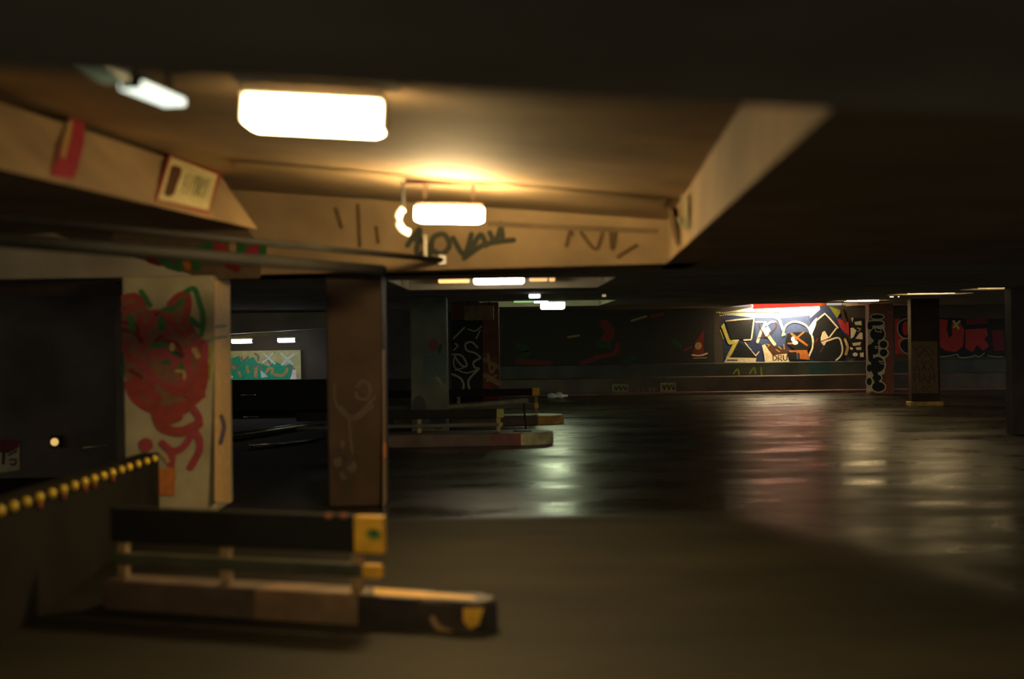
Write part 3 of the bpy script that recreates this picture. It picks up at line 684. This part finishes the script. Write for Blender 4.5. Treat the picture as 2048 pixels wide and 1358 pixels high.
for s, mm in (([(1270, 150), (1310, 160)], P_RED), ([(1360, 140), (1370, 200)], P_TAN), ([(1460, 180), (1500, 170)], P_CRIM), ([(1540, 150), (1540, 210)], P_GREEN), ([(1190, 160), (1230, 150)], P_GREEN), ([(1400, 190), (1430, 140)], P_GREEN),
              ([(880, 230), (920, 260)], P_DRED), ([(960, 230), (1030, 300), (1060, 240)], P_GREEN), ([(1090, 240), (1100, 270)], P_ORANGE), ([(1140, 240), (1160, 270)], P_GREEN), ([(1340, 260), (1390, 280)], P_DRED), ([(720, 200), (760, 250)], P_DGREEN), ([(540, 200), (560, 260)], P_DGREEN)): g.stroke(s, 42, mm)
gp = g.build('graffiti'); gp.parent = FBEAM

# marks on the right beam side
RN = (Vector((b1 - b2)).cross(V(t1.x, t1.y, 2.52) - b2)).normalized()
g = Paint(b2, RN, (1200, 150), 2.889)
g.stroke([(405, 780), (450, 975)], 28, P_SMOKE, curve=False)
g.stroke([(450, 830), (500, 880), (480, 700)], 20, mat('paint_greenish', (.20, .19, .10), .8))
gp = g.build('graffiti'); gp.parent = rb

# pipes under the left beam
def pipe(pts, r, m, label):
    bm = bmesh.new(); tube(bm, pts, r); o = link('ceiling_pipe', bm, m, smooth=True); tag(o, label, 'pipe'); return o
pz = 2.25
pA = PZ(885, 520, pz); pB = PZ(450, 478, pz); dd = (pB - pA)
pp = pipe([pA, pB, pA + dd * 2.2], .024, BLK, 'upper grey pipe slanting left beneath the tan beam')
bm = bmesh.new(); box(bm, pA, (.07, .07, .09), bev=.01); e = link('end_bracket', bm, WHT); e.parent = pp
for k in (.1,):
    q = pA + dd * k; bm = bmesh.new(); box(bm, q + V(0, 0, .10), (.03, .03, .20)); e = link('hanger', bm, GREY); e.parent = pp
pA = PZ(765, 541, 2.14); pB = PZ(300, 503, 2.14); dd = pB - pA
pipe([pA, pB, pA + dd * 1.9], .045, BLK, 'lower black pipe slanting left above the painted column')
# curved conduit beside the middle lamp
c = PY(800, 445, 10.4)
pts = []
for k in range(14):
    t_ = math.pi * (.70 + .75 * k / 13)
    pts.append(V(c.x + .085 + .10 * math.cos(t_) * 1.0, c.y, c.z + .02 - .10 * math.sin(t_) * -1.0))
pts = [V(pts[0].x + .0, c.y, zc(c.x))] + pts
bm = bmesh.new(); tube(bm, pts[1:], .026); o = link('conduit_elbow', bm, WHT, smooth=True)
tag(o, 'pale curved conduit elbow just left of the middle lamp', 'conduit')
bm = bmesh.new(); tube(bm, [V(pts[1].x, c.y, pts[1].z), V(pts[1].x, c.y, zc(pts[1].x) + .01)], .012); e = link('drop_rod', bm, BLK); e.parent = o

# ============================================================ KERB ISLANDS AND CRASH RAILS
def island(A, B, width, h, label, nose, left_m, splits):
    """A = nose front bottom, B = far left front bottom; runs from the nose to the left"""
    A = Vector((A.x, A.y, 0)); B = Vector((B.x, B.y, 0))
    d = (B - A).normalized(); n = Vector((d.y, -d.x, 0))
    if n.y < 0: n = -n
    L = (B - A).length; ang = math.atan2(d.y, d.x)
    t = thing('kerb_island', label, 'kerb', A)
    # rounded nose then straight pieces
    def outline(s0, s1, rounded):
        pts = []
        r = width / 2
        if rounded:
            for k in range(13):
                a = -math.pi / 2 + math.pi * k / 12
                pts.append(d * (r - r * math.cos(a)) + n * (r + r * math.sin(a)))
            return [pts[0]] + pts[1:] + [d * s1 + n * width, d * s1]
        return [d * s0, d * s0 + n * width, d * s1 + n * width, d * s1]
    s0 = 0
    for i, (s1, m, nm) in enumerate(splits):
        bm = bmesh.new(); q = outline(s0, s1, i == 0)
        prism(bm, [Vector((p.x, p.y, 0)) for p in q], [Vector((p.x, p.y, h)) for p in q])
        bmesh.ops.bevel(bm, geom=[e for e in bm.edges if all(v.co.z > h - 1e-4 for v in e.verts) and (i == 0)], offset=.035, segments=3, affect='EDGES', profile=.5)
        o = link(nm, bm, m); o.parent = t; s0 = s1
    return t, A, d, n
K_BLK = mat('black_kerb_paint', (.035, .028, .02), .5, var=.4, scale=8)
K_TAN = mat('tan_kerb_concrete', (.21, .13, .065), .65, var=.3, scale=5)
K_DK = mat('dark_kerb_concrete', (.11, .075, .05), .65, var=.4, scale=4)
NA = PZ(975, 1268, 0); NB = PZ(520, 1238, 0)
I1, o1, d1, n1 = island(NA, NB, .26, .165, 'kerb island with a rounded yellow and black nose, nearest the camera', 1, K_TAN,
       [(.42, mat('blackened_nose', (.05, .034, .018), .6, var=.5, scale=7), 'nose'), (.77, K_BLK, 'black_section'), (1.42, K_TAN, 'tan_section'), (2.45, K_DK, 'kerb_run')])
# black and yellow blotches on the nose front
fp = o1; fn = -n1
g = Paint(o1 , fn, (380, 980), 2.926)
g.stroke([(1420, 750), (1450, 800), (1520, 830)], 30, P_MUR)
reparent(g.build('painted_band'), I1); g = Paint(o1 , fn, (380, 980), 2.926)
g.poly([(1600, 690), (1720, 690), (1690, 790), (1640, 815), (1600, 770)], YEL)
gp = g.build('painted_band'); reparent(gp, I1)
g = Paint(V(0, 0, .165), (0, 0, 1)); g.poly([(748, 1176), (850, 1184), (945, 1193), (955, 1199), (850, 1196), (748, 1189)], YEL)
reparent(g.build('top_stripe'), I1)
def rail(A, d, n, off, x_start, x_end, posts, ztop, zbot, z2t, z2b, label, endw, group=None, th=.06, m_end=YEL):
    """x_start, x_end: distances along d from A; the rail stands off metres behind the kerb face"""
    base = A + d * x_start + n * off
    t = thing('crash_rail', label, 'barrier', base)
    ang = math.atan2(d.y, d.x); M = rotz(ang); L = x_end - x_start
    def bar(name, s0, s1, za, zb, m, thick=th, bev=.012, push=0):
        bm = bmesh.new(); c = d * ((s0 + s1) / 2) + n * push + Vector((0, 0, (za + zb) / 2)); box(bm, c, (s1 - s0, thick, zb - za), M, bev=bev); o = link(name, bm, m); o.parent = t; return o
    bar('upper_rail', endw, L, zbot, ztop, BLK); bar('rail_end', 0, endw, zbot, ztop, m_end, th * 1.15)
    bar('lower_rail', endw * .75, L, z2b, z2t, mat('green_grey_rail', (.07, .075, .045), .5, var=.5), th * .8); bar('rail_end', .02, endw * .75, z2b, z2t, m_end, th)
    for s in posts: bar('post', s, s + .06, .168, zbot + .02, mat('tan_post', (.34, .23, .10), .6, var=.4), .05, .006, push=-.005 + th * .2)
    return t
# distances of the near rail along the kerb
def along(px, py, z, off):
    p = PP(px, py, o1 + n1 * off, n1); return (p - o1).dot(d1), p.z
s_e, zt = along(768, 1032, 0, .10); s_p, _ = along(718, 1190, 0, .10); s_b, zb_ = along(770, 1107, 0, .10); s_q, _ = along(460, 1100, 0, .10)
_, z2t = along(757, 1129, 0, .10); _, z2b = along(757, 1156, 0, .10); s_w, _ = along(712, 1060, 0, .10)
R1 = rail(o1, d1, n1, .10, s_e, 2.45, [s_p - s_e - .02, s_q - s_e, 2.45 - s_e - .1], zt, zb_, z2t, z2b, 'low black crash rail with bright yellow end on the nearest kerb', s_w - s_e)
for px in (790, 850):  pass
bm = bmesh.new()
g = Paint(o1 + n1 * .065, -n1, (380, 1000), 4.876)
g.disc(1790, 335, 80, 55, P_LIME, a=.3); g.disc(1800, 325, 48, 40, P_GREEN)
reparent(g.build('paint_splash'), R1)
for px in (693, 663):
    p = PP(px, 1031, o1 + n1 * .10, n1); bm = bmesh.new(); bmesh.ops.create_uvsphere(bm, u_segments=10, v_segments=6, radius=.02, matrix=Matrix.Translation(p - n1 * .035))
    e = link('bolt', bm, mat('rust', (.35, .12, .04), .7)); reparent(e, R1)

# second island with the cream nose
NA2 = PZ(1112, 889, 0); NB2 = PZ(900, 893, 0)
K_CR = mat('cream_nose_paint', (.42, .40, .20), .6, var=.5, scale=5); K_RD = mat('dark_red_kerb', (.13, .03, .025), .5, var=.5, scale=5)
I2, o2_, d2, n2 = island(NA2, NB2, .85, .17, 'kerb island with a cream rimmed rounded nose by the grey green column', 1, K_TAN,
       [(.50, K_CR, 'nose'), (.95, K_RD, 'red_section'), (3.0, K_DK, 'kerb_run')])
bm = bmesh.new()
for s, rad in ((.45, .14),):
    bmesh.ops.create_cone(bm, cap_ends=True, segments=20, radius1=rad, radius2=rad * .96, depth=.02, matrix=Matrix.Translation(d2 * s + n2 * .42 + V(0, 0, .18)))
e = link('nose_stud', bm, K_BLK); e.parent = I2
p = PP(1008, 841, o2_ + n2 * .45, n2); s0 = (p - o2_).dot(d2)
rail(o2_, d2, n2, .45, s0, s0 + 3, [.05, 1.2], .50, .37, .30, .24, 'black crash rail with lime yellow end on the cream nosed kerb', .11, m_end=mat('lime_end', (.36, .38, .06), .6))
# third island, yellow nose
NA3 = PZ(1133, 848, 0); NB3 = PZ(980, 851, 0)
K_Y = mat('amber_nose_paint', (.50, .28, .04), .6, var=.45, scale=6)
I3, o3_, d3, n3 = island(NA3, NB3, .8, .15, 'kerb island with an amber rounded nose, farthest of the three', 1, K_TAN, [(.5, K_Y, 'nose'), (3, K_DK, 'kerb_run')])
p = PP(1079, 800, o3_ + n3 * .4, n3); s0 = (p - o3_).dot(d3)
rail(o3_, d3, n3, .4, s0, s0 + 3.2, [.03, 1.4], .62, .49, .36, .26, 'dim green grey crash rail with orange end on the amber nosed kerb', .13, m_end=YEL)
bm = bmesh.new(); box(bm, (0, 0, 0), (1.35, .10, .07), rotz(.06), bev=.01); o = link('guard_plank', bm, mat('green_grey_plank', (.12, .13, .07), .5, var=.5, scale=6)); o.location = PY(972, 808, 22.6); o.rotation_euler = (0, -.06, 0)
tag(o, 'thin dull green plank rail leaning up to the right below the white outlined column', 'rail')
bm = bmesh.new()
for sx in (-.5, .5):
    bm = bmesh.new(); box(bm, (sx * 1.2, 0, -.25), (.03, .03, .44)); e = link('leg', bm, BLK); e.parent = o

# hazard rail with yellow studs at left
q1 = PY(322, 913, 12.2); q0 = PY(-6, 1024, 7.4)
dv = q0 - q1; Lr = dv.length; t = thing('hazard_barrier', 'dark parapet rail with a row of yellow round studs at left', 'barrier', (q1.x, q1.y, 0))
dh = Vector((dv.x, dv.y, 0)).normalized(); nh = Vector((-dh.y, dh.x, 0))
if nh.x < 0: nh = -nh
bm = bmesh.new()
ext = q1 + dv * 1.5
def off(p, k): return p + nh * k
z_a, z_b = q1.z, ext.z
prism(bm, [V(off(q1, -.02).x, off(q1, -.02).y, 0), V(off(ext, -.02).x, off(ext, -.02).y, 0), V(off(ext, -.16).x, off(ext, -.16).y, 0), V(off(q1, -.16).x, off(q1, -.16).y, 0)],
          [V(off(q1, -.02).x, off(q1, -.02).y, z_a + .035), V(off(ext, -.02).x, off(ext, -.02).y, z_b + .035), V(off(ext, -.16).x, off(ext, -.16).y, z_b + .035), V(off(q1, -.16).x, off(q1, -.16).y, z_a + .035)])
o = link('parapet', bm, mat('matt_black_wall', (.018, .017, .014), .95, spec=.05)); reparent(o, t)
pxs = [310, 294, 277, 259, 243, 225, 207, 188, 169, 148, 126, 103, 78, 52, 26, 0, -27]
ystud = mat('yellow_reflector', (.85, .60, .05), .35, var=.1)
for i, px in enumerate(pxs):
    # where the sight line meets the vertical plane of the rail
    p = PP(px, 950, q1, nh); k = (Vector((p.x, p.y, 0)) - Vector((q1.x, q1.y, 0))).dot(dh) / (Vector((dv.x, dv.y, 0)).length)
    c = q1 + dv * k
    bm = bmesh.new(); bmesh.ops.create_uvsphere(bm, u_segments=12, v_segments=8, radius=.026, matrix=Matrix.Translation(c) @ Matrix.Diagonal((1, 1, 1.15, 1)))
    reparent(link('stud', bm, ystud, smooth=True), t)
    if i in (5, 7, 8, 10, 12):
        bm = bmesh.new(); bmesh.ops.create_uvsphere(bm, u_segments=10, v_segments=6, radius=.018, matrix=Matrix.Translation(c - V(0, 0, .045)))
        reparent(link('red_stud', bm, mat('red_reflector', (.30, .05, .02), .4), smooth=True), t)

# partial poster and amber lamp on the left wall
g = Paint((0, 16.49, 0), (0, -1, 0), (0, 840), 6.024)
g.poly([(-160, 240), (235, 240), (240, 600), (-160, 660)], paint('poster_tan', (.50, .42, .24)))
g.poly([(-160, 240), (235, 240), (230, 330), (100, 400), (-160, 380)], P_DRED)
g.stroke([(50, 280), (40, 520)], 40, P_BROWN); g.stroke([(200, 370), (110, 420)], 26, P_BROWN); g.stroke([(120, 480), (190, 480), (180, 540), (130, 530)], 24, P_BROWN)
tag(g.build('poster'), 'tan and dark red poster cut off by the left edge of the picture', 'poster')
p = PY(109, 884, 16.40); bm = bmesh.new(); bmesh.ops.create_uvsphere(bm, u_segments=14, v_segments=8, radius=.045)
t = thing('beacon_lamp', 'small amber lamp glowing low on the dark left wall', 'lamp', p)
o = link('lens', bm, emis('em_amber', (1, .62, .18), .75), smooth=True); o.parent = t
bm = bmesh.new(); box(bm, (0, .06, 0), (.12, .06, .14), bev=.01); o = link('backplate', bm, BLK); o.parent = t
bm = bmesh.new(); pa = PY(165, 896, 16.3); pb = PY(215, 890, 16.3); tube(bm, [pa, pb], .012); o = link('wall_handrail', bm, mat('brass', (.5, .45, .2), .3, .9), smooth=True); tag(o, 'short thin shiny handrail low on the dark left wall', 'handrail')

# ============================================================ LOWER BAY SEEN BETWEEN THE FIRST TWO COLUMNS
YB = 36.9
g = Paint((0, WY - .16, 0), (0, -1, 0), (450, 630), 9.054)
bm = bmesh.new(); a = PY(330, 762, WY - .08); b = PY(602, 700, WY - .08); box(bm, (0, 0, 0), (b.x - a.x, .14, b.z - a.z)); 
GP = link('wall_board', bm, mat('olive_panel', (.50, .50, .22), .6, var=.2, scale=6)); GP.location = (a + b) / 2; tag(GP, 'small lit wall panel painted teal with white crosses between two columns', 'panel')
g.poly([(-300, 800), (150, 780), (260, 740), (290, 840), (450, 780), (520, 760), (580, 860), (640, 880), (800, 930), (900, 840), (1000, 880), (1080, 920), (1190, 880), (1230, 920), (1180, 1190), (-300, 1190)], P_TEAL)
for s, w in (([(700, 700), (800, 790), (900, 880)], 34), ([(860, 700), (780, 790), (680, 860)], 30), ([(1020, 700), (1130, 800), (1220, 890)], 38), ([(1250, 710), (1130, 800), (1030, 900)], 36)): g.stroke(s, w, P_LBLUE)
g.poly([(1170, 1195), (1230, 1000), (1280, 980), (1300, 1195)], P_WHITE); g.poly([(640, 1000), (700, 1040), (780, 1120), (660, 1140)], P_LBLUE); g.disc(100, 1120, 50, 30, P_LBLUE)
for s, w in (([(750, 1030), (800, 970), (860, 980), (850, 1050)], 50), ([(900, 1080), (1020, 1100), (1100, 1040), (1130, 970)], 50), ([(560, 960), (560, 1100)], 60), ([(400, 940), (420, 1040)], 50), ([(250, 1040), (280, 1100)], 50), ([(130, 930), (170, 960)], 50)): g.stroke(s, w, P_TAN)
for s, w in (([(300, 770), (330, 830), (420, 760)], 34), ([(540, 700), (600, 740), (600, 820)], 34), ([(530, 940), (620, 920), (660, 1000)], 34), ([(200, 1000), (240, 920)], 26), ([(1140, 900), (1260, 980)], 26), ([(780, 820), (830, 900)], 26), ([(90, 880), (240, 930)], 30)): g.stroke(s, w, P_GREY)
gp = g.build('graffiti'); reparent(gp, GP)
# hanging downstand above that bay
bm = bmesh.new()
YD = 33.5
aL = PY(180, 684, YD); aR = PY(652, 656, YD)
prism(bm, [V(aL.x, YD, aL.z), V(aR.x, YD, aR.z), V(aR.x, YD + 1.4, aR.z), V(aL.x, YD + 1.4, aL.z)], [V(aL.x, YD, SZ - .01), V(aR.x, YD, SZ - .01), V(aR.x, YD + 1.4, SZ - .01), V(aL.x, YD + 1.4, SZ - .01)])
o = link('ramp_soffit', bm, SOFF); tag(o, 'dark sloping ramp underside above the two small bright lamps', 'ramp')
for (px, py, L, em, lab) in ((484, 681, .5, emis('em_lb1', (1, .86, .70), 34), 'small pinkish white lamp next to the painted column edge'), (573, 679, .42, emis('em_lb2', (.85, .85, 1), 34), 'small bluish white lamp over the teal panel')):
    c = PY(px, py, 35.2); lamp('ceiling_lamp', c, L, .2, .14, 0, em, lab)
    bm = bmesh.new()
c = PY(530, 668, 35.25); bm = bmesh.new(); box(bm, (0, 0, 0), (2.6, .12, .08), Matrix.Rotation(-.10, 4, 'Y'), bev=.01); o = link('lamp_track', bm, mat('olive_track', (.30, .30, .12), .5)); o.location = c
tag(o, 'slanting olive track that carries the two small bright lamps', 'track')
# low dark wall below the panel, with thin shiny edges
YP = 31.0
a = PY(140, 763, YP); b = PY(830, 757, YP)
bm = bmesh.new(); prism(bm, [V(a.x, YP, 0), V(b.x, YP, 0), V(b.x, YP + .2, 0), V(a.x, YP + .2, 0)], [V(a.x, YP, a.z), V(b.x, YP, b.z + .0), V(b.x, YP + .2, b.z), V(a.x, YP + .2, a.z)])
o = link('ramp_wall', bm, mat('black_wall', (.02, .018, .014), .8)); tag(o, 'low black ramp wall under the teal painted panel', 'wall')
def bar_px(pts, Y, r, m, name, label, cat):
    bm = bmesh.new(); tube(bm, [PY(x, y, Y if not isinstance(Y, (list, tuple)) else Y[i]) for i, (x, y) in enumerate(pts)], r); o = link(name, bm, m, smooth=True); tag(o, label, cat); return o
SH = mat('polished_steel', (.5, .5, .42), .18, .9, var=.1)
e = bar_px([(482, 790), (512, 790)], 30.97, .014, SH, 'metal_trim', '', ''); del e['label'], e['category']; e.parent = o; e['label'] = 'short shiny metal trim'
e = bar_px([(487, 832), (517, 832)], 28.0, .02, SH, 'floor_strip', 'short shiny metal strip on the floor in front of the black ramp wall', 'strip'); e.location.z = .02 - PY(500, 832, 28).z
rr_ = bar_px([(440, 874), (540, 861), (600, 852), (645, 846)], (22.0, 23.5, 24.6, 25.6), .045, mat('dull_rail', (.10, .12, .09), .28, .6), 'ramp_handrail', 'dark curved ramp handrail with a white glint between the columns', 'handrail')
bm = bmesh.new()
for (x, y, Y) in ((470, 870, 22.4), (560, 858, 23.9), (630, 848, 25.3)):
    bm = bmesh.new(); p = PY(x, y, Y); box(bm, (p.x, p.y, p.z / 2), (.05, .05, p.z)); e = link('post', bm, BLK); e.parent = rr_
rr_ = bar_px([(500, 890), (560, 887), (610, 882), (645, 874)], (20.5, 20.9, 21.4, 22.2), .022, SH, 'ramp_handrail', 'thin shiny rail below the dark curved handrail', 'handrail')
bm = bmesh.new()
for (x, y, Y) in ((505, 890, 20.6), (640, 876, 22.1)):
    bm = bmesh.new(); p = PY(x, y, Y); box(bm, (p.x, p.y, p.z / 2), (.03, .03, p.z)); e = link('post', bm, BLK); e.parent = rr_
e = bar_px([(782, 826), (822, 824)], 28.4, .016, SH, 'floor_strip', 'short shiny metal strip on the floor between the brown and grey green columns', 'strip'); e.location.z = .016 - PY(800, 825, 28.4).z
# pale bag lying by the far wall
bm = bmesh.new(); bmesh.ops.create_icosphere(bm, subdivisions=3, radius=.16)
for v in bm.verts:
    v.co.z *= .45; v.co.x *= 1.5; v.co += v.normal * .03 * math.sin(v.co.x * 31 + v.co.y * 17)
    v.co.z = max(v.co.z, -.06)
o = link('plastic_bag', bm, WHT, smooth=True); o.location = PZ(1114, 797, 0) + V(0, 0, .06); tag(o, 'small pale crumpled bag on the floor near the dark far wall', 'bag')
